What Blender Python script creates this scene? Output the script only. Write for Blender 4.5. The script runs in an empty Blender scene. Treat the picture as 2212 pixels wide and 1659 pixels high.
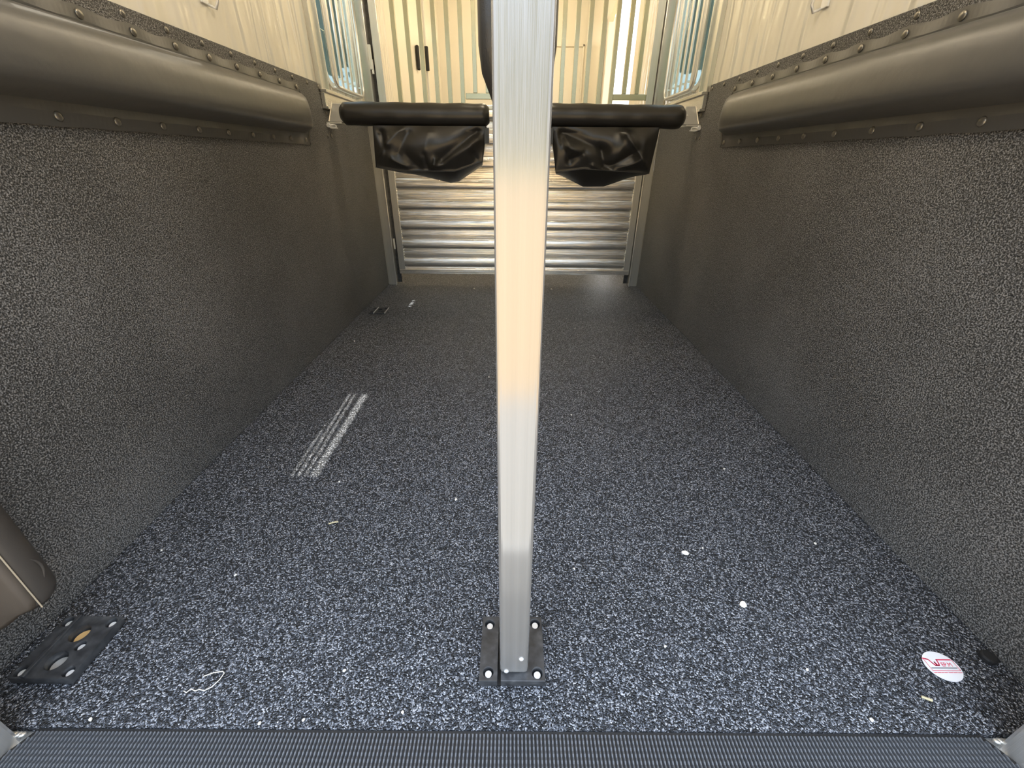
import bpy, bmesh, math, random
from mathutils import Vector, Matrix, noise
random.seed(7)
C = bpy.context.scene.collection
scn = bpy.context.scene

# ---------------------------------------------------------------- camera
PITCH, ROLL, FPX = math.radians(28.3), math.radians(0.4), 900.0
fw = Vector((0, math.cos(PITCH), -math.sin(PITCH)))
rt = Vector((1, 0, 0)); up = rt.cross(fw)
rt2 = rt * math.cos(ROLL) + up * math.sin(ROLL); up2 = rt2.cross(fw)
cd = bpy.data.cameras.new('camera'); cam = bpy.data.objects.new('camera', cd); C.objects.link(cam)
cd.sensor_fit = 'HORIZONTAL'; cd.sensor_width = 36; cd.lens = FPX / 2212 * 36; cd.clip_start = .02
cam.matrix_world = Matrix(((rt2.x, up2.x, -fw.x, 0), (rt2.y, up2.y, -fw.y, 0), (rt2.z, up2.z, -fw.z, .83), (0, 0, 0, 1)))
scn.camera = cam

# ---------------------------------------------------------------- light
SUN_EL = 78.9                    # high summer sun, off to the trailer's left side
sd = bpy.data.lights.new('sun', 'SUN'); sd.energy = 4.6; sd.angle = math.radians(.4); sd.color = (1, .95, .84)
so = bpy.data.objects.new('sun', sd); C.objects.link(so)
e = math.radians(SUN_EL)
sdir = Vector((math.cos(e), 0, -math.sin(e)))
so.rotation_euler = sdir.to_track_quat('-Z', 'Y').to_euler()

w = bpy.data.worlds.new('world'); scn.world = w; w.use_nodes = True
nt = w.node_tree; nt.nodes.clear()
def N(nt, t, **k):
    n = nt.nodes.new(t)
    for a_, v in k.items():
        if hasattr(n, a_): setattr(n, a_, v)
        else: n.inputs[a_].default_value = v
    return n
def math_n(nt, op, a, b=None, clamp=False):
    n = nt.nodes.new('ShaderNodeMath'); n.operation = op; n.use_clamp = clamp
    for i, v in enumerate((a, b)):
        if v is None: continue
        if isinstance(v, (int, float)): n.inputs[i].default_value = v
        else: nt.links.new(v, n.inputs[i])
    return n.outputs[0]
def mix(nt, f, a, b):
    n = nt.nodes.new('ShaderNodeMix'); n.data_type = 'RGBA'
    for s, v in ((0, f), (6, a), (7, b)):
        if isinstance(v, (int, float)): n.inputs[s].default_value = v
        elif isinstance(v, tuple): n.inputs[s].default_value = v if len(v) == 4 else (*v, 1)
        else: nt.links.new(v, n.inputs[s])
    return n.outputs[2]
def ramp(nt, fac, stops):
    n = nt.nodes.new('ShaderNodeValToRGB'); cr = n.color_ramp
    while len(cr.elements) < len(stops): cr.elements.new(.5)
    for el, (p, c) in zip(cr.elements, stops):
        el.position = p; el.color = (*c, 1) if len(c) == 3 else c
    nt.links.new(fac, n.inputs[0]); return n.outputs[0]
tc = N(nt, 'ShaderNodeTexCoord'); sx = N(nt, 'ShaderNodeSeparateXYZ'); nt.links.new(tc.outputs['Generated'], sx.inputs[0])
sky = ramp(nt, sx.outputs[2], [(0, (.42, .41, .38)), (.12, (.30, .335, .37)), (.3, (.42, .5, .6)), (.55, (.75, .86, 1.0)), (1, (1.0, 1.15, 1.45))])
nz = N(nt, 'ShaderNodeTexNoise', Scale=9.0, Detail=5.0); nt.links.new(tc.outputs['Generated'], nz.inputs['Vector'])
nz2 = N(nt, 'ShaderNodeTexNoise', Scale=40.0, Detail=3.0); nt.links.new(tc.outputs['Generated'], nz2.inputs['Vector'])
ax_ = math_n(nt, 'ABSOLUTE', sx.outputs[0])
gap = math_n(nt, 'MULTIPLY', math_n(nt, 'MULTIPLY', math_n(nt, 'SUBTRACT', ax_, .05), 9, True), math_n(nt, 'MULTIPLY', math_n(nt, 'SUBTRACT', .55, ax_), 5, True))       # trees stand left and right, lawn and sky in line with the trailer
hgt = math_n(nt, 'ADD', math_n(nt, 'MULTIPLY', gap, .34), math_n(nt, 'MULTIPLY', math_n(nt, 'SUBTRACT', nz.outputs[0], .5), .5))
tree = math_n(nt, 'MULTIPLY', math_n(nt, 'MULTIPLY', math_n(nt, 'SUBTRACT', hgt, sx.outputs[2]), 40, True), math_n(nt, 'MULTIPLY', sx.outputs[1], -8, True))
treec = mix(nt, nz2.outputs[0], (.03, .04, .015), (.17, .19, .08))
col = mix(nt, tree, sky, treec)
below = math_n(nt, 'MULTIPLY', sx.outputs[2], -60, True)
col = mix(nt, below, col, (.42, .40, .2))
# hazy bright sky ahead and to the right; dark woodland far off to both sides, seen through the tinted windows
fwd = math_n(nt, 'MULTIPLY', sx.outputs[1], 6, True)
col = mix(nt, math_n(nt, 'MULTIPLY', fwd, math_n(nt, 'MULTIPLY', math_n(nt, 'SUBTRACT', .3, ax_), 8, True)), col, (1.3, 1.3, 1.3))
wood = math_n(nt, 'MULTIPLY', math_n(nt, 'SUBTRACT', math_n(nt, 'ADD', math_n(nt, 'MULTIPLY', nz.outputs[0], 1.2), .02), sx.outputs[2]), 50, True)
col = mix(nt, math_n(nt, 'MULTIPLY', wood, math_n(nt, 'MULTIPLY', math_n(nt, 'MULTIPLY', fwd, math_n(nt, 'MULTIPLY', math_n(nt, 'SUBTRACT', ax_, .22), 20, True)), math_n(nt, 'GREATER_THAN', math_n(nt, 'ADD', sx.outputs[2], math_n(nt, 'MULTIPLY', nz2.outputs[0], .1)), .185))), col, mix(nt, nz2.outputs[0], (.005, .01, .012), (.05, .07, .06)))
bg = N(nt, 'ShaderNodeBackground', Strength=1.85); nt.links.new(col, bg.inputs[0])
wo = N(nt, 'ShaderNodeOutputWorld'); nt.links.new(bg.outputs[0], wo.inputs[0])

scn.view_settings.view_transform = 'Standard'; scn.view_settings.look = 'None'
scn.view_settings.gamma = 1; scn.view_settings.use_curve_mapping = False
scn.view_settings.exposure = 1.3

def ceiling_fill_light(x, y, z, power):  # added interior fill, not a lamp known in the trailer
    l = bpy.data.lights.new('fill_light', 'POINT'); l.shadow_soft_size = .07; l.energy = power; l.color = (1, .84, .62)
    o = bpy.data.objects.new('fill_light', l); C.objects.link(o); o.location = (x, y, z); return o

# ---------------------------------------------------------------- materials
def mat(name, **k):
    m = bpy.data.materials.new(name); m.use_nodes = True
    b = m.node_tree.nodes['Principled BSDF']
    for a_, v in k.items():
        key = a_.replace('_', ' ')
        b.inputs[key].default_value = (*v, 1) if isinstance(v, tuple) and len(v) == 3 else v
    return m, m.node_tree, b
def objco(nt, scale=(1, 1, 1), rot=(0, 0, 0)):
    t = N(nt, 'ShaderNodeTexCoord'); mp = N(nt, 'ShaderNodeMapping'); mp.inputs['Scale'].default_value = scale; mp.inputs['Rotation'].default_value = rot
    nt.links.new(t.outputs['Object'], mp.inputs[0]); return mp.outputs[0]
def tex(nt, kind, vec, out=0, **k):
    n = N(nt, kind)
    for a_, v in k.items():
        key = a_.replace('_', ' ')
        if key in n.inputs: n.inputs[key].default_value = v
        else: setattr(n, a_, v)
    nt.links.new(vec, n.inputs['Vector']); return n.outputs[out]
def bump(nt, b, h, dist, strength=1.0, prev=None):
    n = N(nt, 'ShaderNodeBump', Strength=strength, Distance=dist); nt.links.new(h, n.inputs['Height'])
    if prev: nt.links.new(prev, n.inputs['Normal'])
    if b: nt.links.new(n.outputs[0], b.inputs['Normal'])
    return n.outputs[0]

# sprayed rubber crumb floor
FLOOR, nt, b = mat('crumb_rubber', Roughness=.5)
v = objco(nt)
vc = tex(nt, 'ShaderNodeTexVoronoi', v, 1, Scale=400.0)      # one grey per crumb
s1 = N(nt, 'ShaderNodeSeparateColor'); nt.links.new(vc, s1.inputs[0])
n1 = tex(nt, 'ShaderNodeTexNoise', v, 0, Scale=430.0, Detail=1.0)
f = math_n(nt, 'ADD', math_n(nt, 'MULTIPLY', s1.outputs[0], .6), math_n(nt, 'MULTIPLY', n1, .55))
c = ramp(nt, f, [(.30, (.003, .0033, .004)), (.5, (.011, .0125, .0155)), (.63, (.036, .041, .050)), (.74, (.115, .126, .15)), (.86, (.36, .375, .41)), (1, (.75, .75, .77))])
nt.links.new(c, b.inputs['Base Color'])
vd = tex(nt, 'ShaderNodeTexVoronoi', v, 0, Scale=400.0)
bump(nt, b, math_n(nt, 'ADD', math_n(nt, 'MULTIPLY', vd, -1.0), math_n(nt, 'MULTIPLY', n1, .8)), .0022)
# pebbled wall rubber
MATR, nt, b = mat('pebbled_rubber', Roughness=.5)
v = objco(nt)
vd = tex(nt, 'ShaderNodeTexVoronoi', v, 0, Scale=320.0)
n1 = tex(nt, 'ShaderNodeTexNoise', v, 0, Scale=335.0, Detail=2.0)
n2 = tex(nt, 'ShaderNodeTexNoise', v, 0, Scale=2.2, Detail=2.0)
f = math_n(nt, 'ADD', math_n(nt, 'MULTIPLY', n1, 1.0), math_n(nt, 'MULTIPLY', math_n(nt, 'SUBTRACT', n2, .5), .15))
c = ramp(nt, f, [(.36, (.020, .0195, .0185)), (.5, (.075, .073, .069)), (.64, (.27, .264, .255))])
nt.links.new(c, b.inputs['Base Color'])
bump(nt, b, math_n(nt, 'ADD', math_n(nt, 'MULTIPLY', vd, -.6), n1), .0014)
# ribbed threshold rubber
RIB, nt, b = mat('ribbed_rubber', Roughness=.42, Base_Color=(.085, .09, .098))
# metals
def brushed(name, scale, col=(.80, .78, .74), rough=.16, strength=.35, dist=.0004, streak=.12, metal=1.0):
    m, nt, b = mat(name, Metallic=metal, Roughness=rough)
    v = objco(nt, scale)
    n1 = tex(nt, 'ShaderNodeTexNoise', v, 0, Scale=1.0, Detail=3.0)
    n2 = tex(nt, 'ShaderNodeTexNoise', objco(nt, tuple(s * .17 for s in scale)), 0, Scale=1.0, Detail=2.0)
    c = mix(nt, n2, tuple(x * (1 - streak) for x in col), tuple(min(1, x * (1 + streak)) for x in col))
    nt.links.new(c, b.inputs['Base Color'])
    bump(nt, b, n1, dist, strength)
    return m
ALU_P = brushed('brushed_post_aluminium', (900, 900, 4), col=(.36, .355, .34), rough=.15, strength=.5, metal=.56)
ALU_Z = brushed('brushed_aluminium_vertical', (900, 900, 4), col=(.72, .71, .68), rough=.18, strength=.5, metal=.7)
ALU_X = brushed('brushed_aluminium_horizontal', (1.5, 700, 700), col=(.88, .85, .80), rough=.05, strength=1.0, dist=.0006, metal=.92)
ALU_Y = brushed('brushed_aluminium_lengthwise', (700, 3, 700), rough=.25)
ALU, nt, b = mat('mill_aluminium', Metallic=.7, Roughness=.34, Base_Color=(.78, .77, .73))
BAR, nt, b = mat('extruded_bar_aluminium', Metallic=.85, Roughness=.22, Base_Color=(.50, .50, .37))
RIVET, nt, b = mat('dark_rivet', Metallic=.7, Roughness=.35, Base_Color=(.28, .26, .22))
STEEL, nt, b = mat('bright_screw_steel', Metallic=.35, Roughness=.3, Base_Color=(.85, .85, .84))
# black vinyl
def vinyl(name, col, rough, fine=900.0, d=.0003):
    m, nt, b = mat(name, Base_Color=col, Roughness=rough)
    n1 = tex(nt, 'ShaderNodeTexNoise', objco(nt), 0, Scale=fine, Detail=2.0)
    n2 = tex(nt, 'ShaderNodeTexNoise', objco(nt), 0, Scale=14.0, Detail=3.0)
    p = bump(nt, None, n2, .004, .35); bump(nt, b, n1, d, .5, p)
    return m
VINYL = vinyl('black_vinyl', (.085, .082, .074), .36)
VINYL.node_tree.nodes['Principled BSDF'].inputs['Specular IOR Level'].default_value = .9
VINYL_G = vinyl('glossy_black_vinyl', (.022, .021, .019), .33)
VINYL_B = vinyl('worn_brown_black_leather', (.06, .052, .044), .42)
THREAD, nt, b = mat('tan_stitching', Base_Color=(.5, .42, .3), Roughness=.7)
PLASTIC, nt, b = mat('black_plastic', Roughness=.38)
n1 = tex(nt, 'ShaderNodeTexNoise', objco(nt), 0, Scale=60.0, Detail=5.0)
c = ramp(nt, n1, [(.35, (.025, .026, .028)), (.6, (.05, .052, .055)), (.8, (.1, .1, .1))]); nt.links.new(c, b.inputs['Base Color'])
BLACK, nt, b = mat('matt_black', Base_Color=(.012, .012, .012), Roughness=.6)
# glossy white wall skin with a gentle wave
WALL, nt, b = mat('glossy_white_skin', Roughness=.32, Base_Color=(.86, .82, .71), Coat_Weight=.8, Coat_Roughness=.035)
n1 = tex(nt, 'ShaderNodeTexNoise', objco(nt, (1, 5.0, .7)), 0, Scale=2.4, Detail=1.0, Distortion=.8)
bump(nt, b, n1, .03, .9)
nt.links.new(b.inputs['Normal'].links[0].from_socket, b.inputs['Coat Normal'])
CREAM, nt, b = mat('cream_white_skin', Roughness=.3, Base_Color=(.82, .77, .64), Coat_Weight=.4, Coat_Roughness=.1)
CEIL, nt, b = mat('white_ceiling', Roughness=.4, Base_Color=(.8, .78, .7))
GLASS, nt, b = mat('tinted_glass', Roughness=.02, Base_Color=(.42, .54, .53), Transmission_Weight=1.0, IOR=1.2)
GROUND, nt, b = mat('sandy_gravel', Roughness=.95)
n1 = tex(nt, 'ShaderNodeTexNoise', objco(nt), 0, Scale=30.0, Detail=6.0)
n2 = tex(nt, 'ShaderNodeTexNoise', objco(nt), 0, Scale=.35, Detail=3.0)
c = mix(nt, n1, (.30, .19, .085), (.57, .38, .175)); nt.links.new(c, b.inputs['Base Color'])
WHITE, nt, b = mat('white_sticker_vinyl', Roughness=.35, Base_Color=(.85, .85, .87))
RED, nt, b = mat('red_print', Roughness=.4, Base_Color=(.68, .03, .09))
GREY, nt, b = mat('grey_print', Roughness=.4, Base_Color=(.2, .2, .22))
CHIP, nt, b = mat('pale_wood_shaving', Roughness=.8, Base_Color=(.8, .76, .68))
LEATHER_LIT = vinyl('painted_lit_leather', (.14, .115, .09), .42)  # same leather as the pad, with light put into the colour
STRAW, nt, b = mat('dry_straw', Roughness=.7, Base_Color=(.55, .48, .3))
WOODY, nt, b = mat('orange_debris', Roughness=.7, Base_Color=(.6, .38, .15))
LENS, nt, b = mat('fill_lamp_lens', Roughness=.4, Base_Color=(.9, .88, .8)); b.inputs['Emission Color'].default_value = (1, .9, .75, 1); b.inputs['Emission Strength'].default_value = 2

# ---------------------------------------------------------------- mesh helpers
class MB:
    def __init__(s): s.v = []; s.f = []
    def add(s, vs, fs):
        o = len(s.v); s.v += [tuple(p) for p in vs]; s.f += [tuple(i + o for i in q) for q in fs]; return s
    def box(s, x0, x1, y0, y1, z0, z1, M=None):
        vs = [Vector((x, y, z)) for x in (x0, x1) for y in (y0, y1) for z in (z0, z1)]
        if M: vs = [M @ q for q in vs]
        return s.add(vs, [(0, 1, 3, 2), (4, 6, 7, 5), (0, 4, 5, 1), (2, 3, 7, 6), (0, 2, 6, 4), (1, 5, 7, 3)])
    def prism(s, poly, ax, a0, a1):          # poly in the two other axes, extruded along ax
        def P(p, t):
            q = list(p); q.insert(ax, t); return q
        n = len(poly)
        return s.add([P(p, a0) for p in poly] + [P(p, a1) for p in poly],
                     [tuple(range(n))[::-1], tuple(range(n, 2 * n))] + [(i, (i + 1) % n, n + (i + 1) % n, n + i) for i in range(n)])
    def tube(s, pts, r, n=12, caps=True):
        pts = [Vector(p) for p in pts]; rings = []; m = len(pts)
        ref = None
        for i, p in enumerate(pts):
            d = (pts[min(i + 1, m - 1)] - pts[max(i - 1, 0)]).normalized()
            if ref is None: ref = d.orthogonal().normalized()
            ref = (ref - d * ref.dot(d)).normalized(); bi = d.cross(ref)
            rr = r[i] if isinstance(r, (list, tuple)) else r
            rings.append([p + (ref * math.cos(2 * math.pi * k / n) + bi * math.sin(2 * math.pi * k / n)) * rr for k in range(n)])
        vs = [q for g in rings for q in g]
        fs = [(i * n + k, i * n + (k + 1) % n, (i + 1) * n + (k + 1) % n, (i + 1) * n + k) for i in range(m - 1) for k in range(n)]
        if caps: fs += [tuple(range(n))[::-1], tuple(range((m - 1) * n, m * n))]
        return s.add(vs, fs)
    def dome(s, c, nrm, r, h, n=12, rings=3):
        nrm = Vector(nrm).normalized(); a_ = nrm.orthogonal().normalized(); b_ = nrm.cross(a_); c = Vector(c)
        vs = []
        for j in range(rings + 1):
            t = j / rings * math.pi / 2
            if j == rings: vs.append(c + nrm * h); break
            vs += [c + nrm * h * math.sin(t) + (a_ * math.cos(2 * math.pi * k / n) + b_ * math.sin(2 * math.pi * k / n)) * r * math.cos(t) for k in range(n)]
        fs = [tuple(range(n))[::-1]] + [(j * n + k, j * n + (k + 1) % n, (j + 1) * n + (k + 1) % n, (j + 1) * n + k) for j in range(rings - 1) for k in range(n)]
        fs += [((rings - 1) * n + k, (rings - 1) * n + (k + 1) % n, rings * n) for k in range(n)]
        return s.add(vs, fs)
    def build(s, name, m, parent=None, bevel=0, smooth=False, seg=2, weld=False):
        me = bpy.data.meshes.new(name); me.from_pydata(s.v, [], s.f); me.update()
        bm = bmesh.new(); bm.from_mesh(me)
        if weld: bmesh.ops.remove_doubles(bm, verts=bm.verts, dist=1e-5)
        bmesh.ops.recalc_face_normals(bm, faces=bm.faces); bm.to_mesh(me); bm.free()
        me.materials.append(m)
        if smooth: me.polygons.foreach_set('use_smooth', [True] * len(me.polygons))
        o = bpy.data.objects.new(name, me); C.objects.link(o)
        if parent: link(o, parent)
        if bevel:
            b_ = o.modifiers.new('bevel', 'BEVEL'); b_.width = bevel; b_.segments = seg; b_.limit_method = 'ANGLE'; b_.angle_limit = math.radians(40)
        return o
def link(o, p):
    o.parent = p; o.matrix_parent_inverse = Matrix.Translation(-Vector(p.location))
def thing(name, label, cat, loc=(0, 0, 0), group=None):
    o = bpy.data.objects.new(name, None); C.objects.link(o); o.location = loc; o.empty_display_size = .05
    return tag(o, label, cat, group)
def tag(o, label, cat, group=None):
    o['label'] = label; o['category'] = cat
    if group: o['group'] = group
    return o
def struct(o): o['kind'] = 'structure'; return o
def copy_part(o, parent, loc):
    c = o.copy(); C.objects.link(c); c.parent = parent; c.matrix_parent_inverse = o.matrix_parent_inverse.copy(); c.location = loc; return c
def plate(name, outer, holes, z0, z1, m, parent, bevel=.0012):     # flat plate with round holes
    cu = bpy.data.curves.new(name, 'CURVE'); cu.dimensions = '2D'; cu.fill_mode = 'BOTH'; cu.extrude = (z1 - z0) / 2
    def sp(pts):
        s = cu.splines.new('POLY'); s.points.add(len(pts) - 1)
        for q, p in zip(s.points, pts): q.co = (p[0], p[1], 0, 1)
        s.use_cyclic_u = True
    sp(outer)
    for hx, hy, r in holes: sp([(hx + r * math.cos(t * math.pi / 12), hy + r * math.sin(t * math.pi / 12)) for t in range(24)])
    tmp = bpy.data.objects.new('tmp', cu); C.objects.link(tmp)
    me = bpy.data.meshes.new_from_object(tmp.evaluated_get(bpy.context.evaluated_depsgraph_get()))
    bpy.data.objects.remove(tmp); bpy.data.curves.remove(cu)
    me.transform(Matrix.Translation((0, 0, (z0 + z1) / 2)))
    bm = bmesh.new(); bm.from_mesh(me); bmesh.ops.remove_doubles(bm, verts=bm.verts, dist=1e-5); bmesh.ops.recalc_face_normals(bm, faces=bm.faces); bm.to_mesh(me); bm.free()
    me.name = name; me.materials.clear(); me.materials.append(m)
    o = bpy.data.objects.new(name, me); C.objects.link(o)
    if parent: link(o, parent)
    if bevel:
        b_ = o.modifiers.new('bevel', 'BEVEL'); b_.width = bevel; b_.segments = 2; b_.limit_method = 'ANGLE'; b_.angle_limit = math.radians(50)
    return o

# ---------------------------------------------------------------- setting: trailer shell
WX = .937                       # inner skin of the side walls
MX = .925                       # face of the rubber mats
YR, YG = .335, 3.10             # rear sill and stall gates
H = 2.2
m = MB().box(-WX, WX, .335, 5.3, -.04, 0); struct(m.build('floor', FLOOR))
m = MB().box(-30, 30, -40, 30, -.46, -.42); g_ = m.build('ground', GROUND); struct(g_)
# side walls, each with a window opening y 2.55-3.04, z 1.17-1.85
WY0, WY1, WZ0, WZ1, WR = 2.545, 3.045, 1.16, 1.86, .07
def rrect(y0, y1, z0, z1, r, n=5):
    pts = []
    for cy, cz, a0 in ((y1 - r, z1 - r, 0), (y0 + r, z1 - r, 90), (y0 + r, z0 + r, 180), (y1 - r, z0 + r, 270)):
        for k in range(n + 1):
            t = math.radians(a0 + 90 * k / n); pts.append((cy + r * math.cos(t), cz + r * math.sin(t)))
    return pts
def side_wall(s, name):
    x0, x1 = s * WX, s * (WX + .035)
    mb = MB(); inner = rrect(WY0, WY1, WZ0, WZ1, WR)
    oy0, oy1 = 2.4, 3.9
    outer = []
    cy, cz = (WY0 + WY1) / 2, (WZ0 + WZ1) / 2
    for (y, z) in inner:                      # project each rim point out to the border of the panel
        dy, dz = y - cy, z - cz
        k = min(((oy1 - cy) if dy > 0 else (cy - oy0)) / max(abs(dy), 1e-6), ((H - cz) if dz > 0 else cz) / max(abs(dz), 1e-6))
        outer.append((cy + dy * k, cz + dz * k))
    n = len(inner)
    for x in (x0, x1):
        mb.add([(x, y, z) for y, z in inner] + [(x, y, z) for y, z in outer], [(i, (i + 1) % n, n + (i + 1) % n, n + i) for i in range(n)])
    mb.add([(x0, y, z) for y, z in inner] + [(x1, y, z) for y, z in inner], [(i, (i + 1) % n, n + (i + 1) % n, n + i) for i in range(n)])
    for (y, z) in ((oy1, H), (oy0, H), (oy0, 0), (oy1, 0)):                # corner fill
        near = sorted(outer, key=lambda q: (q[0] - y) ** 2 + (q[1] - z) ** 2)
        e1 = min((q for q in outer if abs(q[1] - z) < 1e-4), key=lambda q: abs(q[0] - y)); e2 = min((q for q in outer if abs(q[0] - y) < 1e-4), key=lambda q: abs(q[1] - z))
        for x in (x0, x1): mb.add([(x, y, z), (x, *e1), (x, *e2)], [(0, 1, 2)])
    a0, a1 = min(x0, x1), max(x0, x1)
    if s > 0: mb.box(a0, a1, .25, oy0, 0, H)
    else:
        mb.box(a0, a1, .25, .955, 0, H); mb.box(a0, a1, 1.447, oy0, 0, H); mb.box(a0, a1, .955, 1.447, 0, 1.27); mb.box(a0, a1, .955, 1.447, 2.02, H)
    return struct(mb.build(name, WALL))
side_wall(-1, 'wall_left'); side_wall(1, 'wall_right')
# tapering nose of the trailer: right side has the open dressing-room door
def nx(y): return WX - .2 * (y - 3.9)
DY0, DY1 = 4.0, 4.575
def slab(mb, s, ya, yb, za, zb, t=.035):
    mb.add([(s * nx(ya), ya, za), (s * nx(yb), yb, za), (s * nx(yb), yb, zb), (s * nx(ya), ya, zb),
            (s * (nx(ya) + t), ya, za), (s * (nx(yb) + t), yb, za), (s * (nx(yb) + t), yb, zb), (s * (nx(ya) + t), ya, zb)],
           [(0, 1, 2, 3), (7, 6, 5, 4), (0, 4, 5, 1), (1, 5, 6, 2), (2, 6, 7, 3), (3, 7, 4, 0)])
mb = MB(); slab(mb, 1, 3.9, DY0, 0, H); slab(mb, 1, DY1, 5.0, 0, H); slab(mb, 1, DY0, DY1, 2.1, H)
mb.add([(nx(y) + t, y, z) for t in (0, .035) for y, z in ((DY1, 1.86), (DY1, 2.1), (4.33, 2.1))], [(0, 1, 2), (5, 4, 3), (0, 2, 5, 3)])
struct(mb.build('wall_front_right', CREAM))
mb = MB(); slab(mb, -1, 3.9, 5.0, 0, H); struct(mb.build('wall_front_left', CREAM))
mb = MB().box(-nx(5), nx(5), 5.0, 5.04, 0, H); struct(mb.build('wall_front', CREAM))
struct(MB().box(-.975, .975, .25, 5.05, H, H + .03).build('ceiling', CEIL))
# louvred side vent added unseen, high on the left wall: its four slots let thin strips of sun onto the floor
vent = bpy.data.objects.new('added_vent', None); C.objects.link(vent); vent.location = (-WX, 1.2, 1.27); struct(vent)
KS = math.tan(math.radians(SUN_EL)); edges = [1.27]
for i in range(4):
    zc_ = (WX - .674 + .0195 * i + .010) * KS - (.01 * KS); edges += [zc_ - .03, zc_ + .032]
edges.append(1.75)
for i in range(0, len(edges), 2):
    tl = .035 if 0 < i < 8 else 0
    mb = MB(); za, zb_ = edges[i], edges[i + 1]
    ta, tb = (0 if i == 0 else 1), (0 if i == 8 else 1)
    q = [(.955, za + .05 * ta), (1.447, za - .03 * ta), (1.447, zb_ - .03 * tb), (.955, zb_ + .05 * tb)]
    mb.add([(-WX - t_, y, z) for t_ in (.004, .010) for y, z in q], [(0, 1, 2, 3), (7, 6, 5, 4), (0, 4, 5, 1), (1, 5, 6, 2), (2, 6, 7, 3), (3, 7, 4, 0)])
    mb.build('added_louvre', ALU, vent)
# rear frame: jambs, header, sill
for s, nm in ((-1, 'trim_1'), (1, 'trim_2')):
    mb = MB().box(min(s * .80, s * .975), max(s * .80, s * .975), .24, .325, -.02, H)
    struct(mb.build(nm, ALU_Z, bevel=.006))
    mb = MB()
    for k in range(14): mb.dome((s * (.796 + .0065 * k), .3245 + .002 * random.random(), -.003), (0, .5, 1), .006, .0035 + .002 * random.random(), 8, 2)
    mb.build('weld_bead', ALU, bpy.data.objects[nm], smooth=True)
struct(MB().box(-.975, .975, .24, .325, 2.08, H).build('trim_3', ALU_X, bevel=.004))
struct(MB().box(-.975, .975, .10, .335, -.06, -.012).build('trim_4', ALU, bevel=.004))
# gate jambs
for s, nm in ((-1, 'trim_5'), (1, 'trim_6')):
    a0, a1 = sorted((s * .862, s * .926))
    mb = MB().box(a0, a1, 3.10, 3.15, 0, H); mb.box(*sorted((s * .862, s * .872)), 3.085, 3.10, 0, H)
    struct(mb.build(nm, ALU_Z, bevel=.002))
    MB().box(*sorted((s * .8619, s * .836)), 3.139, 3.15, 0.01, H).build('rubber_seal', PLASTIC, bpy.data.objects[nm])
# sill channel under each window and the upright beside it
for s, nm in ((-1, 'trim_7'), (1, 'trim_8')):
    mb = MB()
    mb.box(*sorted((s * .937, s * .905)), 2.405, 3.10, 1.052, 1.108)
    mb.box(*sorted((s * .937, s * .893)), 2.405, 3.10, 1.108, 1.122)
    mb.box(*sorted((s * .937, s * .896)), 2.405, 3.10, 1.042, 1.052)
    struct(mb.build(nm, ALU_Y, bevel=.002))
for s, nm in ((-1, 'trim_9'), (1, 'trim_10')):
    mb = MB().box(*sorted((s * .9375, s * .915)), 2.41, 2.475, 1.122, H); mb.box(*sorted((s * .9375, s * .905)), 2.475, 2.485, 1.122, H)
    struct(mb.build(nm, ALU_Z, bevel=.002))
# windows
for s, nm in ((-1, 'window_1'), (1, 'window_2')):
    w0 = bpy.data.objects.new(nm, None); C.objects.link(w0); w0.location = (s * WX, 2.8, WZ0); struct(w0)
    mb = MB(); ri = rrect(WY0 + .012, WY1 - .012, WZ0 + .012, WZ1 - .012, WR - .01); ro = rrect(WY0 - .012, WY1 + .012, WZ0 - .012, WZ1 + .012, WR + .01); n = len(ri)
    for x in (s * .930, s * .96): mb.add([(x, *q) for q in ri] + [(x, *q) for q in ro], [(i, (i + 1) % n, n + (i + 1) % n, n + i) for i in range(n)])
    for r_ in (ri, ro): mb.add([(s * .930, *q) for q in r_] + [(s * .96, *q) for q in r_], [(i, (i + 1) % n, n + (i + 1) % n, n + i) for i in range(n)])
    mb.build('window_frame', ALU, w0, weld=True)
    pa, pb = sorted((s * .950, s * .955))
    if s > 0: MB().box(pa, pb, WY0 + .013, WY1 - .013, WZ0 + .013, WZ1 - .013).build('window_pane', GLASS, w0)
    else:      # gap added at this pane's rear edge to let a sun patch through
        mb = MB(); ga, gb, gc, gd = WY0 + .013, 2.71, 1.39, 1.56
        mb.prism([(ga, WZ0 + .013), (WY1 - .013, WZ0 + .013), (WY1 - .013, WZ1 - .013), (ga, WZ1 - .013), (ga, gd), (gb, gd), (gb, gc), (ga, gc)], 0, pa, pb)
        mb.build('window_pane', GLASS, w0)
# open doorway trim in the nose, closed door opposite
mb = MB()
slab(mb, 1, DY1 - .005, DY1 + .05, 0, 1.9, .06)
struct(mb.build('trim_11', CREAM, bevel=.003))
dl = bpy.data.objects.new('door_1', None); C.objects.link(dl); dl.location = (-.85, 4.3, 0); struct(dl)
mb = MB()
for ya, yb in ((4.02, 4.05), (4.62, 4.65)):
    mb.add([(-nx(ya) + t, y, z) for t in (0, .02) for y in (ya, yb) for z in (.0, 2.1)], [(0, 1, 3, 2), (4, 6, 7, 5), (0, 4, 5, 1), (2, 3, 7, 6), (0, 2, 6, 4), (1, 5, 7, 3)])
mb.build('door_frame', ALU, dl, bevel=.002)
mb = MB().box(-nx(4.42) + .004, -nx(4.42) + .03, 4.40, 4.435, 1.50, 1.67); mb.build('door_handle', BLACK, dl, bevel=.008)
mb = MB().box(-nx(4.62) + .004, -nx(4.62) + .035, 4.60, 4.63, 1.525, 1.70); mb.build('door_latch', BLACK, dl, bevel=.006)
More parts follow.
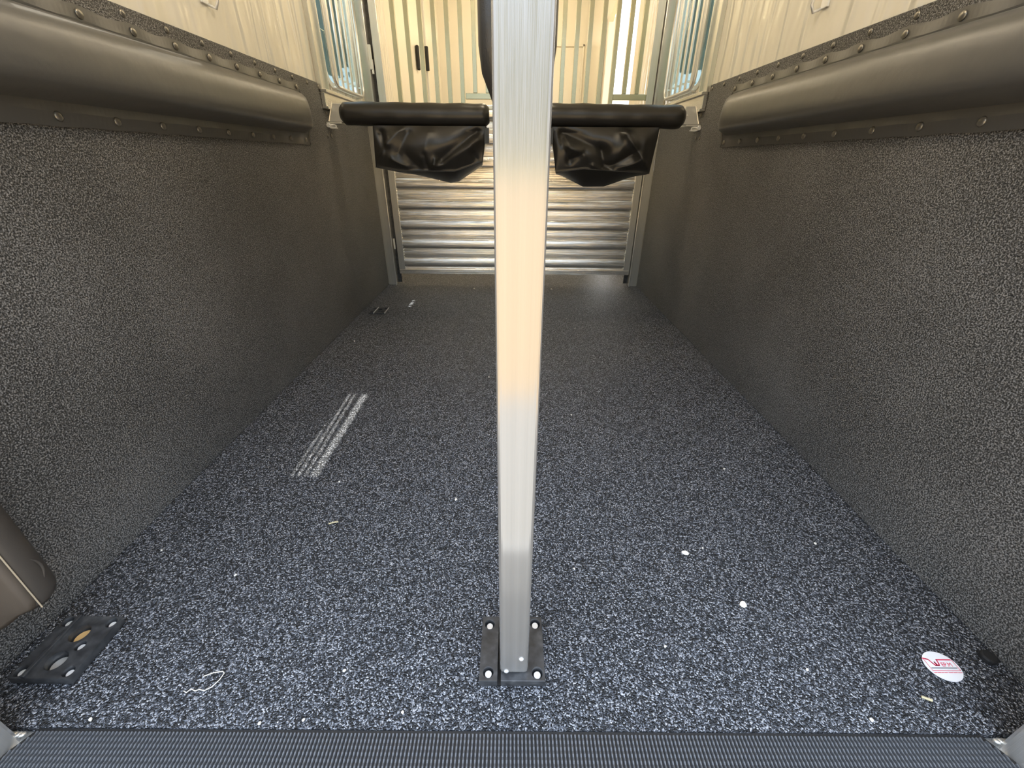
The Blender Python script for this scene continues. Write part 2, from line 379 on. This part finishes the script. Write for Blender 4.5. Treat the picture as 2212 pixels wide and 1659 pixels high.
# outline of a storage panel on the nose wall
mb = MB(); mb.box(.05, .665, 4.985, 5.0, 1.775, 1.795); mb.box(.65, .665, 4.985, 5.0, .9, 1.795); struct(mb.build('trim_12', CREAM, bevel=.003))

# fill lamps added out of view above the frame to brighten the interior
for i, (x, y, p) in enumerate(((0, 1.1, 6.5), (0, 2.5, 5), (0, 4.1, 8))):
    t = thing('fill_lamp', ['added fill lamp on the ceiling near the rear opening', 'added fill lamp on the ceiling above the breast bars', 'added fill lamp on the ceiling in front of the stall gates'][i], 'lamp', (x, y, H), )
    MB().box(x - .19, x + .19, y - .08, y + .08, H - .03, H - .001).build('fill_lamp_housing', CEIL, t, bevel=.01)
    o = ceiling_fill_light(x, y, H - .11, p); link(o, t); o.location = (0, 0, 0); o.location = (x - 0, y, H - .11); o.matrix_parent_inverse = Matrix.Translation(-Vector(t.location))

# ---------------------------------------------------------------- wall mats
def wall_mat(s, side, first):
    t = thing('wall_mat', f'black pebbled rubber wall mat lining the {side} stall wall', 'wall mat', (s * MX, 1.7, 0))
    a0, a1 = sorted((s * MX, s * (WX - .0005)))
    mb = MB().prism([(.326, 0.001), (3.098, 0.001), (3.098, 1.04), (2.403, 1.04), (2.392, 1.144), (.326, 1.144)], 0, a0, a1)
    mb.build('mat_sheet', MATR, t, bevel=.002)
    sc = None
    for k in range(-3, 9):
        y = first + .1425 * k - (0.02 if k == 8 else 0); mb = MB().dome((0, 0, 0), (-s, 0, 0), .0085, .004)
        if sc is None:
            sc = mb.build('screw', RIVET, None, smooth=True); sc.parent = t; sc.matrix_parent_inverse = Matrix.Translation(-Vector(t.location)); sc.location = (s * MX, y, 1.128)
            last = sc
        else: last = copy_part(sc, t, (s * MX, y, 1.128))
    for y, z in ((2.44, 1.028), (2.62, 1.018), (2.52, .985), (2.41, .93), (2.455, .93)):
        copy_part(sc, t, (s * MX, y, z))
wall_mat(-1, 'left', 1.2755); wall_mat(1, 'right', 1.247)

# ---------------------------------------------------------------- padded strips on the walls
def wall_pad(s, side, y1, r1, r2, lab):
    t = thing('wall_pad', lab, 'wall pad', (s * MX, 1.3, .88))
    y0 = .36; X = lambda d: s * (MX - d)
    # flanges with a light pucker between rivets
    def flange(name, za, zb, wav_lo, wav_hi, ys, yend):
        mb = MB(); n = 150; vs = []; fs = []
        for i in range(n + 1):
            y = y0 + (yend - y0) * i / n
            ph = math.cos(2 * math.pi * (y - ys) / .1425)
            zl = za + wav_lo * ph; zh = zb + wav_hi * ph
            row = [(0.0005, zl), (.005, zl), (.006 + .0025 * (1 - ph) * .5, (zl + zh) / 2), (.005, zh), (.0005, zh)]
            vs += [(X(d), y, z) for d, z in row]
        for i in range(n):
            for k in range(5): fs.append((i * 5 + k, i * 5 + (k + 1) % 5, (i + 1) * 5 + (k + 1) % 5, (i + 1) * 5 + k))
        fs += [tuple(range(5)), tuple(range(n * 5, n * 5 + 5))]
        mb.add(vs, fs); return mb.build(name, VINYL, t)
    flange('upper_flange', 1.060, 1.108, 0, .003, r1, y1 - .01)
    flange('lower_flange', .884, .935, -.0008, 0, r2, y1 + .0)
    # cushion
    prof = [(.002, 1.080), (.018, 1.077), (.040, 1.068), (.054, 1.056), (.062, 1.036), (.066, 1.012), (.0685, .988), (.0695, .970), (.067, .956), (.059, .946), (.040, .938), (.014, .930), (.002, .926)]
    zc = .985; mb = MB(); vs = []; fs = []; n = 60; kk = len(prof)
    for i in range(n + 1):
        y = y0 + (y1 - .012 - y0) * (1 - (1 - i / n) ** 1.6)
        d = max(0, (y1 - .012 - y)); e_ = min(1, d / .10); sc = math.sqrt(max(0, 1 - (1 - e_) ** 2)) * .82 + .18
        for q, z in prof:
            vs.append((X(max(q * sc, .001)), y, z))
    for i in range(n):
        for k in range(kk - 1): fs.append((i * kk + k, i * kk + k + 1, (i + 1) * kk + k + 1, (i + 1) * kk + k))
    fs += [tuple(range(kk)), tuple(range(n * kk, n * kk + kk))]
    mb.add(vs, fs); o = mb.build('cushion', VINYL, t, smooth=True)
    piping = MB().tube([(X(.004), y1 - .008, 1.09), (X(.016), y1 - .008, 1.06), (X(.02), y1 - .008, 1.0), (X(.018), y1 - .006, .95), (X(.006), y1 - .003, .90), (X(.005), y1, .885)], .0035, 8).build('end_seam', VINYL, t, smooth=True)
    rv = None
    for base, z in ((r1, 1.0955), (r2, .9015)):
        k = -5
        while True:
            y = base + .1425 * k; k += 1
            if y > y1 - .005: break
            if y < .4: continue
            if rv is None:
                rv = MB().dome((0, 0, 0), (-s, 0, 0), .0095, .004).build('rivet', RIVET, None, smooth=True); rv.parent = t
                rv.matrix_parent_inverse = Matrix.Translation(-Vector(t.location)); rv.location = (X(.0065), y, z)
            else: copy_part(rv, t, (X(.0065), y, z))
wall_pad(-1, 'left', 2.172, 1.141, .993, 'long black vinyl padded strip riveted along the left wall mat')
wall_pad(1, 'right', 2.135, 1.113, .967, 'long black vinyl padded strip riveted along the right wall mat')

# ---------------------------------------------------------------- centre divider: post + pad
t = thing('stall_divider', 'bright aluminium divider post with black padded panel between the two stalls', 'divider', (.007, .435, .015))
MB().box(-.018, .032, .41, .46, .022, H - .03).build('post', ALU_P, t, bevel=.0065, seg=4)
mb = MB(); n = 26; ring = []
def padring(y, hw, zb, zt):
    pts = []
    for k in range(9): a_ = math.pi + math.pi * k / 8; pts.append((.003 + hw * math.cos(a_), y, zb + .055 + .055 * math.sin(a_)))
    pts += [(.003 + hw, y, (zb + zt) / 2), (.003 + hw * .9, y, zt - .01), (.003, y, zt), (.003 - hw * .9, y, zt - .01), (.003 - hw, y, (zb + zt) / 2)]
    return pts
rs = [padring(.462, .020, .90, 1.9), padring(.467, .032, .88, 1.94), padring(.49, .0365, .868, 1.95), padring(.7, .0365, .868, 1.95), padring(2.0, .0365, .90, 1.95), padring(2.1, .0365, .95, 1.9), padring(2.14, .02, 1.0, 1.85)]
k = len(rs[0]); vs = [q for r_ in rs for q in r_]
fs = [(i * k + j, i * k + (j + 1) % k, (i + 1) * k + (j + 1) % k, (i + 1) * k + j) for i in range(len(rs) - 1) for j in range(k)] + [tuple(range(k)), tuple(range((len(rs) - 1) * k, len(rs) * k))]
mb.add(vs, fs); mb.build('padded_panel', VINYL_G, t, smooth=True)
for x, z in ((.0195, .068), (-.0065, .030)):
    MB().dome((x, .41, z), (0, -1, 0), .0045, .003).build('rivet', STEEL, t, smooth=True)
mb = MB().box(-.012, .026, .415, .455, .004, .03); mb.build('foot_plug', BLACK, t)

# floor plates that hold the divider foot
def floor_plate(lab, x0, x1, y0, y1, groove, screws, big=(), th=.019):
    t = thing('floor_plate', lab, 'floor plate', ((x0 + x1) / 2, (y0 + y1) / 2, 0), None)
    g0, g1 = groove
    hl = [(x, y, .0095) for x, y in screws if x < g0]; hr = [(x, y, .0095) for x, y in screws if x > g1] + list(big)
    if g0 > x0:
        plate('plate_strip', [(x0, y0), (g0, y0), (g0, y1), (x0, y1)], hl, .002, th, PLASTIC, t)
    plate('plate_body', [(g1, y0), (x1, y0), (x1, y1), (g1, y1)], hr, .002, th, PLASTIC, t)
    MB().box(x0 + .002, x1 - .002, y0 + .002, y1 - .002, -.001, .003).build('backing', BLACK, t)
    for x, y in screws: MB().tube([(x, y, .0025), (x, y, th - .006)], .0064, 16).build('screw', STEEL, t, bevel=.001)
    return t
floor_plate('black plastic floor plate under the foot of the centre post', -.055, .063, .399, .517, (-.0225, -.0165), [(-.0405, .501), (.049, .503), (-.039, .4135), (.049, .4125)])
lp = floor_plate('black plastic floor plate with round sockets in the near left corner', -.888, -.778, .398, .512, (-.862, -.858), [(-.876, .500), (-.789, .499), (-.876, .410), (-.790, .410), (-.8105, .455)], [(-.832, .478, .017), (-.829, .428, .017)])
for x, y, mm in ((-.832, .478, WOODY), (-.829, .428, ALU)):
    MB().tube([(x, y, .0022), (x, y, .0045)], .0145, 20).build('socket_floor', mm, lp)
MB().box(-.8635, -.8565, .398, .512, .003, .024).build('ridge', PLASTIC, lp, bevel=.001)
fp = floor_plate('small black floor plate far down the left stall by the wall', -.872, -.775, 2.42, 2.53, (-.842, -.838), [(-.858, 2.51), (-.79, 2.51), (-.858, 2.44), (-.79, 2.44)], [(-.82, 2.49, .014), (-.80, 2.45, .012), (-.815, 2.455, .008)], th=.008)
MB().box(-.842, -.838, 2.42, 2.53, .003, .012).build('ridge', ALU, fp, bevel=.001)
MB().box(-.777, -.773, 2.42, 2.53, .003, .011).build('edge_strip', ALU, fp, bevel=.001)
# small black plug beside the right wall
tag(MB().tube([(.905, .452, 0), (.905, .452, .012)], .013, 16).build('floor_plug', BLACK, None, bevel=.003), 'round black rubber plug on the floor beside the right wall mat', 'plug')

# ---------------------------------------------------------------- breast bars and hanging bags
def breast_bar(s, side, x0, x1, yb, zb):
    t = thing('breast_bar', f'black padded breast bar across the {side} stall', 'padded bar', (s * .92, yb, zb - .05))
    mb = MB(); n = 40; vs = []; prof = []
    for i in range(n + 1):
        u = i / n; x = x0 + (x1 - x0) * u; d = min(x - x0, x1 - x)
        r = .051 * math.sqrt(max(0.02, 1 - max(0, 1 - d / .03) ** 2 * .62))
        r += .0012 * math.sin(x * 41) + .0006 * noise.noise(Vector((x * 30, s, 0)))
        prof.append(((x, yb, zb + .002 * math.sin(x * 6)), r))
    mb.tube([p for p, r in prof], [r for p, r in prof], 28); mb.build('pad', VINYL_G, t, smooth=True)
    xo = s * .86
    MB().tube([(xo, yb, zb), (-.10 * -s if False else s * .045, yb, zb)], .022, 14).build('steel_tube', ALU, t)
    # wall bracket: flared gusset, flange and clevis pin
    mb = MB(); xa, xb = s * .918, s * .845
    mb.add([(xa, yb - .02, zb - .033), (xb, yb - .02, zb - .033), (xb, yb - .02, zb + .042), (s * .888, yb - .02, zb + .042),
            (xa, yb - .014, zb - .033), (xb, yb - .014, zb - .033), (xb, yb - .014, zb + .042), (s * .888, yb - .014, zb + .042)],
           [(0, 1, 2, 3), (7, 6, 5, 4), (0, 4, 5, 1), (1, 5, 6, 2), (2, 6, 7, 3), (3, 7, 4, 0)])
    mb.build('gusset_plate', ALU, t, bevel=.001)
    MB().tube([(xa, yb - .022, zb - .031), (s * .889, yb - .022, zb + .044)], .0035, 8).build('gusset_weld', ALU, t)
    MB().box(*sorted((s * .924, s * .85)), yb - .045, yb + .045, zb - .044, zb - .036).build('bracket_shelf', ALU, t, bevel=.002)
    mb = MB().tube([(s * .915, yb - .05, zb - .05), (s * .915, yb + .03, zb - .05)], .010, 12); mb.build('clevis_pin', STEEL, t, bevel=.002)
    pts = [(s * (.893 + .017 * math.cos(q * math.pi / 8)), yb - .046 - .004 * math.sin(q), zb - .055 + .008 * math.sin(q * math.pi / 8)) for q in range(17)]
    MB().tube(pts, .0028, 8).build('pull_ring', STEEL, t, smooth=True)
    MB().box(*sorted((s * .905, s * .875)), yb - .055, yb - .03, zb - .064, zb - .058).build('latch_tab', STEEL, t, bevel=.001)
    xi = x1 if s < 0 else x0
    MB().box(*sorted((xi, xi - s * .05)), yb - .012, yb + .012, zb - .02, zb + .02).build('inner_bracket', ALU, t, bevel=.002)
YB = 2.46
breast_bar(-1, 'left', -.858, -.122, YB, 1.024)
breast_bar(1, 'right', .15, .846, YB, 1.023)
import numpy as np
def px(x, y, ax, val):       # where the sight line through a photo pixel meets a plane; used to read off folds once
    d = rt2 * ((x - 1106) / FPX) - up2 * ((y - 829.5) / FPX) + fw
    c0 = Vector((0, 0, .83)); return c0 + d * ((val - c0[ax]) / d[ax])
def seg_d(p, a_, b_):
    ab = b_ - a_; tt = max(0, min(1, (p - a_).dot(ab) / max(ab.length_squared, 1e-9))); return (p - a_ - ab * tt).length
def hanging_bag(side, top, bot, keel, folds, lab, side_dir):
    t = thing('hanging_bag', lab, 'bag', (top[0][0], YB, .9))
    YF = YB - .035; nu, nf, nb = 90, 50, 16
    fl = []
    for (a_, b_, amp, wd) in folds:
        A = px(*a_, 1, YF); B = px(*b_, 1, YF); fl.append((Vector((A.x, A.z)), Vector((B.x, B.z)), amp, wd))
    def lerp_poly(poly, u):
        x = poly[0][0] + (poly[-1][0] - poly[0][0]) * u
        for (xa, za), (xb, zb_) in zip(poly, poly[1:]):
            if xa <= x <= xb + 1e-9: return x, za + (zb_ - za) * (x - xa) / max(xb - xa, 1e-9)
        return poly[-1]
    mb = MB(); vs = []; rows = nf + nb * 2 + 1
    for i in range(nu + 1):
        u = i / nu; xt, zt = lerp_poly(top, u); xb, zb_ = lerp_poly(bot, u); xk, zk = lerp_poly(keel, u)
        ed = min(u, 1 - u)
        for j in range(nf + 1):
            v_ = j / nf; x = xt + (xb - xt) * v_; z = zt + (zb_ - zt) * v_
            d = 0
            for A, B, amp, wd in fl: d += .8 * amp * math.exp(-(seg_d(Vector((x, z)), A, B) / (wd * 1.35)) ** 1.5)
            belly = .03 * math.sin(math.pi * min(1, v_ * 1.05)) * min(1, ed * 8)
            d += .004 * noise.noise(Vector((x * 9, z * 9, 3 if side_dir > 0 else 8)))
            vs.append((x, YF - belly - d * min(1, ed * 12) * min(1, (1 - v_) * 6 + .15) * min(1, v_ * 8), z))
        for j in range(1, nb + 1):       # underside, down and back to the keel
            v_ = j / nb; sag = -.006 * math.sin(math.pi * v_)
            vs.append((xb + (xk - xb) * v_, YF + .12 * v_, zb_ + (zk - zb_) * v_ + sag))
        for j in range(1, nb + 1):       # back panel up to the bar
            v_ = j / nb
            vs.append((xk + (xt - xk) * v_, YF + .12 - .03 * v_, zk + (zt - .02 - zk) * v_))
    R = rows; fs = [(i * R + j, i * R + j + 1, (i + 1) * R + j + 1, (i + 1) * R + j) for i in range(nu) for j in range(R - 1)]
    fs += [tuple(range(R)), tuple(range(nu * R, nu * R + R))]
    mb.add(vs, fs); o = mb.build('bag_body', VINYL_G, t, smooth=True)
    # hem along the lower front edge
    hem = [(vs[i * R + nf][0], vs[i * R + nf][1] - .001, vs[i * R + nf][2]) for i in range(0, nu + 1, 3)]
    MB().tube(hem, .0025, 6).build('hem', VINYL_G, t, smooth=True)
    xs_ = top[-1][0] if side_dir < 0 else top[0][0]
    mb = MB(); yy = YF - .006
    q = [(xs_ - .012, yy, .968), (xs_ + .012, yy, .968), (xs_ + .012, yy - .004, .90), (xs_ - .012, yy - .004, .90)]
    mb.add(q + [(a_, b_ + .004, c_) for a_, b_, c_ in q], [(0, 1, 2, 3), (7, 6, 5, 4), (0, 4, 5, 1), (1, 5, 6, 2), (2, 6, 7, 3), (3, 7, 4, 0)])
    mb.build('strap', VINYL_G, t, bevel=.001)
hanging_bag('left', [(-.70, .975), (-.135, .975)], [(-.712, .792), (-.60, .775), (-.30, .775), (-.157, .822)], [(-.700, .790), (-.345, .715), (-.30, .722), (-.17, .80)],
    [((866, 278), (838, 312), .016, .016), ((838, 312), (812, 358), .014, .012), ((882, 290), (862, 330), -.016, .02), ((822, 290), (834, 318), -.028, .016),
     ((925, 290), (918, 340), .012, .03), ((918, 335), (924, 366), -.012, .008), ((936, 366), (942, 345), .016, .008), ((1030, 285), (955, 345), -.034, .022), ((1035, 302), (945, 362), .026, .018),
     ((1020, 330), (1034, 350), -.01, .01), ((850, 345), (880, 362), .012, .01), ((880, 335), (905, 362), -.012, .02)],
    'crumpled black vinyl bag hanging under the left breast bar', -1)
hanging_bag('right', [(.185, .975), (.725, .975)], [(.218, .772), (.36, .790), (.55, .78), (.705, .772)], [(.235, .765), (.385, .70), (.50, .702), (.69, .765)],
    [((1216, 285), (1300, 325), -.034, .022), ((1300, 325), (1305, 362), -.022, .02), ((1228, 318), (1260, 333), .022, .016), ((1232, 345), (1262, 330), -.02, .014), ((1350, 290), (1400, 368), .030, .014),
     ((1350, 290), (1330, 350), .012, .03), ((1370, 330), (1315, 362), -.028, .020), ((1375, 350), (1330, 368), .018, .014), ((1202, 285), (1200, 365), .02, .010), ((1212, 300), (1228, 345), -.012, .012),
     ((1280, 360), (1305, 368), .02, .008)],
    'crumpled black vinyl bag hanging under the right breast bar', 1)

# ---------------------------------------------------------------- butt bar pad hanging in the near left corner
t = thing('butt_bar_pad', 'hanging black leather pad with tan stitched seam in the near left corner', 'pad', (-.88, .46, .11))
def sheet_box(name, prof, z0f, z1, m_):
    mb = MB(); n = len(prof); zs = [0, .01, .03, .08, .3, .6, 1]
    vs = []
    for k, u in enumerate(zs):
        for (x, y) in prof:
            zb = z0f(x, y); z = zb + (z1 - zb) * u
            ins = .012 * (1 - min(1, u / .03)) ** 2
            cx_, cy_ = -.885, .46
            l = Vector((x - cx_, y - cy_)); q = l * (1 - ins / max(l.length, .001)); vs.append((cx_ + q.x, cy_ + q.y, z))
    fs = [(k * n + i, k * n + (i + 1) % n, (k + 1) * n + (i + 1) % n, (k + 1) * n + i) for k in range(len(zs) - 1) for i in range(n)] + [tuple(range(n)), tuple(range((len(zs) - 1) * n, len(zs) * n))]
    mb.add(vs, fs); return mb.build(name, m_, t, smooth=True)
zb = lambda x, y: .108 - max(0, .472 - y) * .4 + max(0, y - .50) * .25
prof_a = [(-.912, .472), (-.852, .472), (-.846, .482), (-.845, .495), (-.850, .510), (-.862, .520), (-.912, .524)]
sheet_box('dark_side', prof_a, zb, .86, VINYL_B)
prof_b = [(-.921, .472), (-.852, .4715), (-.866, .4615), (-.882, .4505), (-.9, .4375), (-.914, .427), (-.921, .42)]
sheet_box('painted_lit_side', prof_b, zb, .86, LEATHER_LIT)['label'] = 'leather face with the light painted in'  # side facing the rear opening, its brightness painted into the leather
MB().tube([(-.8505, .4715, z) for z in (.109, .2, .35, .6, .86)], .0012, 8).build('stitched_seam', THREAD, t)
cr = [(-.8465, .492 + .012 * math.sin(k / 8 * math.pi), .150 + .008 * k) for k in range(9)]
MB().tube(cr, [.0006 + .002 * math.sin(k / 8 * math.pi) for k in range(9)], 8).build('crease', VINYL_B, t, smooth=True)

# ---------------------------------------------------------------- stall gates (slatted below, barred above)
def gate(side, xl, xr, bars, short, rail, outer_right, lab):
    t = thing('stall_gate', lab, 'gate', ((xl + xr) / 2, YG, .083))
    y0, y1 = YG, YG + .035
    sw = .044
    MB().box(xl, xl + sw, y0, y1, .083, H - .04).build('stile', ALU_Z, t, bevel=.002)
    MB().box(xr - sw, xr, y0, y1, .083, H - .04).build('stile', ALU_Z, t, bevel=.002)
    mb = MB().prism([(y0 - .002, .083), (y1, .083), (y1, .125), (y0 + .006, .125), (y0 - .002, .112)], 0, xl + .002, xr - .002); mb.build('bottom_rail', ALU_X, t)
    MB().box(xl + sw, xr - sw, y0, y1, 1.105, 1.128).build('middle_rail', ALU_X, t, bevel=.002)
    MB().box(xl + sw, xr - sw, y0, y1, H - .08, H - .045).build('top_rail', ALU_X, t, bevel=.002)
    prof = []; z = .130; P = .1305
    while z + .066 < 1.12:
        for k in range(13):
            a_ = math.pi * k / 12; zz = z + .032 - .032 * math.cos(a_)
            prof.append((y0 + .014 - .012 * math.sin(a_) ** .8, zz))
        z2 = z + .066
        if z2 + .062 < 1.12: prof += [(y0 + .017, z2), (y0 + .011, z2 + .003), (y0 + .0095, z2 + .03), (y0 + .011, z2 + .058), (y0 + .019, z2 + .0615)]
        z += P
    zt = prof[-1][1]
    poly = [(y0 + .03, .125), (y0 + .014, .125)] + prof + [(y0 + .014, 1.105), (y0 + .03, 1.105)]
    MB().prism(poly, 0, xl + sw, xr - sw).build('slatted_panel', ALU_X, t)
    for x in (xl + sw + .001, xr - sw - .001):
        mb = MB()
        for k in range(54): mb.dome((x, y0 + .006, .13 + .018 * k), (0, -1, 0), .003 + .0012 * random.random(), .003, 6, 2)
        mb.build('weld_seam', ALU, t, smooth=True)
    for x in bars: MB().box(x - .0125, x + .0125, y0 + .004, y1 - .004, 1.128, H - .08).build('bar', BAR, t, bevel=.0015)
    for x in short: MB().box(x - .0125, x + .0125, y0 + .004, y1 - .004, 1.19, H - .08).build('bar', BAR, t, bevel=.0015)
    MB().box(rail[0], rail[1], y0 + .002, y1, 1.158, 1.189).build('short_rail', BAR, t, bevel=.002)
    return t
g1 = gate('left', -.835, -.012, [-.703 + .0775 * k for k in range(6)], [-.238, -.161, -.083], (-.298, -.056), False, 'aluminium stall gate ahead of the left stall, slatted below and barred above')
g2 = gate('right', .028, .858, [.135, .2125, .290, .3675, .4425, .52, .598], [.677, .754], (.611, .814), True, 'aluminium stall gate ahead of the right stall, slatted below and barred above')
# gate latch and hinges
for z in (.26, 1.28, 1.9): MB().tube([(-.849, YG - .002, z), (-.849, YG - .002, z + .07)], .0075, 10).build('hinge', ALU, g1)
MB().box(-.868, -.845, YG - .012, YG + .0, 1.30, 1.42).build('gate_latch', ALU, g1, bevel=.003)

# ---------------------------------------------------------------- window guards
def guard(s, side):
    t = thing('window_guard', f'barred aluminium guard over the {side} window', 'window guard', (s * .905, 2.8, WZ0))
    x = s * .903
    loop = rrect(WY0 + .015, WY1 - .012, WZ0 - .008, WZ1 + .02, .06, 6)
    MB().tube([(x, *q) for q in loop] + [(x, *loop[0])], .0085, 10).build('guard_frame', ALU, t, smooth=True)
    for k in range(6):
        y = 2.603 + .0785 * k
        MB().box(*sorted((x - .004, x + .004)), y - .011, y + .011, WZ0 - .006, WZ1 + .015).build('bar', ALU, t, bevel=.0015)
    for k in range(6):
        y = 2.603 + .0785 * k
        MB().box(*sorted((s * .93, x + s * .004)), y + .012, y + .032, WZ0 + .035, WZ0 + .043).build('clip', ALU, t)
    for y in (WY0 + .07, WY1 - .06):
        MB().tube([(x, y, WZ0 - .008), (s * .937, y, WZ0 - .012)], .007, 8).build('bracket', ALU, t)
guard(-1, 'left'); guard(1, 'right')

# tie rings on the upper walls
for s, side in ((-1, 'left'), (1, 'right')):
    t = thing('tie_hook', f'small bright metal tie hook on the upper {side} wall', 'hook', (s * WX, 1.655, 1.23))
    xx = s * WX
    MB().box(*sorted((xx, xx - s * .006)), 1.63, 1.665, 1.238, 1.33).build('back_plate', STEEL, t, bevel=.002)
    MB().tube([(xx - s * .005, 1.66, 1.30), (xx - s * .03, 1.664, 1.285), (xx - s * .034, 1.665, 1.25), (xx - s * .022, 1.668, 1.233), (xx - s * .004, 1.662, 1.24)], .0045, 8).build('hook_loop', STEEL, t, smooth=True)

# ---------------------------------------------------------------- threshold mat
mb = MB()
pitch = .0062; x = -.80
base = MB().prism([(-.778, .3345), (.778, .3345), (.862, .2), (.862, .12), (-.862, .12), (-.862, .2)], 2, -.012, -.003)
t = thing('threshold_mat', 'black ribbed rubber mat strip across the rear threshold', 'mat', (0, .2, -.012))
base.build('mat_base', BLACK, t)
mb = MB(); nrow = 40
xs_ = [(-.86 + pitch * k) for k in range(int(1.72 / pitch))]
for xq in xs_:
    y = .329; wob = .0004
    ymax = .331 if abs(xq) < .775 else .331 - (abs(xq) - .775) * 1.58
    y = .14; prev = None; vs = []; 
    ys_ = []
    while y < ymax: ys_.append(y); y += .0042
    for i, yy in enumerate(ys_):
        h = .0022 if i % 2 else .0013; w_ = pitch * (.34 if i % 2 else .27)
        vs += [(xq - w_, yy, -.003), (xq - w_ * .6, yy, -.0005 + h), (xq + w_ * .6, yy, -.0005 + h), (xq + w_, yy, -.003)]
    n = len(ys_)
    mb.add(vs, [(i * 4 + k, i * 4 + k + 1, (i + 1) * 4 + k + 1, (i + 1) * 4 + k) for i in range(n - 1) for k in range(3)])
mb.build('ribbed_surface', RIB, t)

# ---------------------------------------------------------------- unseen ramp added behind the camera for its reflection in the post
ADDED_RAMP, nt, b = mat('added_ramp_rubber', Roughness=.7, Base_Color=(.26, .25, .235))
t = thing('added_ramp', 'unseen rear ramp added for its reflection in the divider post', 'ramp', (0, -.6, -.2))
mb = MB().prism([(.09, -.065), (-1.30, -.42), (-1.30, -.405), (.09, -.035)], 0, -.86, .86); mb.build('added_ramp_deck', ADDED_RAMP, t)

# ---------------------------------------------------------------- oval sticker
t = thing('floor_sticker', 'white oval sticker with red lettering on the floor near right corner', 'sticker', (.8065, .438, .0025))
mb = MB(); n = 48
ol = [(.8065 + .0305 * math.cos(2 * math.pi * k / n), .4375 + .0265 * math.sin(2 * math.pi * k / n)) for k in range(n)]
mb.prism(ol, 2, .002, .0032).build('sticker_face', WHITE, t)
Z0, Z1 = .0033, .0036
def stroke(name, pts, w_, m_):
    mb = MB()
    for a_, b_ in zip(pts, pts[1:]):
        a_, b_ = Vector(a_), Vector(b_); d = (b_ - a_).normalized(); nn = Vector((-d.y, d.x)) * w_ / 2; e2 = d * w_ * .3
        mb.prism([tuple(a_ - e2 + nn), tuple(a_ - e2 - nn), tuple(b_ + e2 - nn), tuple(b_ + e2 + nn)], 2, Z0, Z1)
    return mb.build(name, m_, t)
stroke('red_swoosh', [(.7805, .4515), (.786, .4500), (.7895, .4490), (.7925, .4425), (.7945, .4385), (.797, .4385), (.7975, .4445), (.799, .4385), (.8015, .4385), (.8035, .4425), (.8045, .4485), (.831, .4485)], .0021, RED)
stroke('red_border', [(.7815, .4505), (.7815, .4295), (.833, .4295), (.833, .4485)], .0007, RED)
stroke('grey_bar', [(.7835, .4340), (.8305, .4340)], .0016, GREY)
stroke('fine_print', [(.7815, .4262), (.7865, .4262)], .0009, RED)
for a_, b_ in ((.788, .794), (.7955, .799), (.8005, .806), (.808, .816), (.8175, .824), (.8255, .8325)): stroke('fine_print', [(a_, .4262), (b_, .4262)], .0009, RED)
cu = bpy.data.curves.new('lettering', 'FONT'); cu.body = 'EP.M'; cu.size = .0098; cu.extrude = .0001
tmp = bpy.data.objects.new('tmp', cu); C.objects.link(tmp)
me = bpy.data.meshes.new_from_object(tmp.evaluated_get(bpy.context.evaluated_depsgraph_get())); bpy.data.objects.remove(tmp)
me.transform(Matrix.Translation((.8065, .4368, .0035))); me.materials.clear(); me.materials.append(RED)
o = bpy.data.objects.new('lettering', me); C.objects.link(o); link(o, t)

# ---------------------------------------------------------------- debris
def chip(x, y, r, m_, name, lab, group=None, stretch=1.0, rz=0):
    mb = MB(); n = 8; vs = []
    for k in range(n):
        a_ = 2 * math.pi * k / n; rr = r * (.7 + .5 * random.random()); q = Vector((rr * math.cos(a_) * stretch, rr * math.sin(a_)))
        vs.append((x + q.x * math.cos(rz) - q.y * math.sin(rz), y + q.x * math.sin(rz) + q.y * math.cos(rz)))
    o = mb.prism(vs, 2, .0008, .004).build(name, m_, None, bevel=.001); return tag(o, lab, 'debris', group)
chip(.418, .689, .006, CHIP, 'wood_chip', 'pale flat wood chip lying on the floor above the right-hand drain area of open floor', None, 1.5, -.3)
bpy.data.objects['wood_chip']['label'] = 'pale flat chip on open floor right of the post, farther of two'
chip(.494, .559, .0065, CHIP, 'wood_chip', 'pale chip on open floor right of the post, nearer of two', None, 1.3, .8)
tag(MB().tube([(-.468, .770, .004), (-.458, .773, .006), (-.446, .777, .004)], .0018, 6).build('straw_piece', STRAW, None), 'short bit of dry straw on the floor left of the post', 'straw')
tag(MB().tube([(.722, .386, .005), (.735, .3795, .006)], .0022, 6).build('straw_piece', STRAW, None), 'short yellow straw on the floor below the oval sticker', 'straw')
curl = [(-.563, .395), (-.556, .392), (-.552, .398), (-.543, .395), (-.538, .398), (-.528, .396), (-.518, .402), (-.511, .413), (-.509, .424), (-.514, .427), (-.530, .425), (-.545, .419)]
tag(MB().tube([(x - .01, y - .008, .0045 + .001 * math.sin(i)) for i, (x, y) in enumerate(curl)], .0009, 6).build('string_curl', CHIP, None, smooth=True), 'curled white thread on the floor between left floor plate and post', 'thread')
L_ = 'tiny pale debris fleck on the black crumb rubber floor'; G_ = 'tiny pale flecks on the floor'
for x, y, r in ((-.812, 1.99, .006), (.283, 3.0, .008), (-.304, .423, .0035), (-.835, .686, .003), (.466, .704, .003), (.146, .643, .003), (-.153, .862, .005), (-.182, .358, .0035), (-.416, .341, .004), (-.345, .346, .0035), (.61, .352, .004),
                (-.28, 3.0, .007), (.09, 2.75, .006), (.22, 1.3, .004), (-.62, .62, .0035), (.35, 2.2, .005), (.65, 1.0, .004), (-.1, 1.6, .004), (-.5, .93, .0035), (.75, .72, .004), (.3, .47, .003), (-.7, .345, .004), (.55, .43, .003)):
    chip(x, y, r * .75, CHIP, 'debris_fleck', L_, G_, 1.2, random.random() * 3)
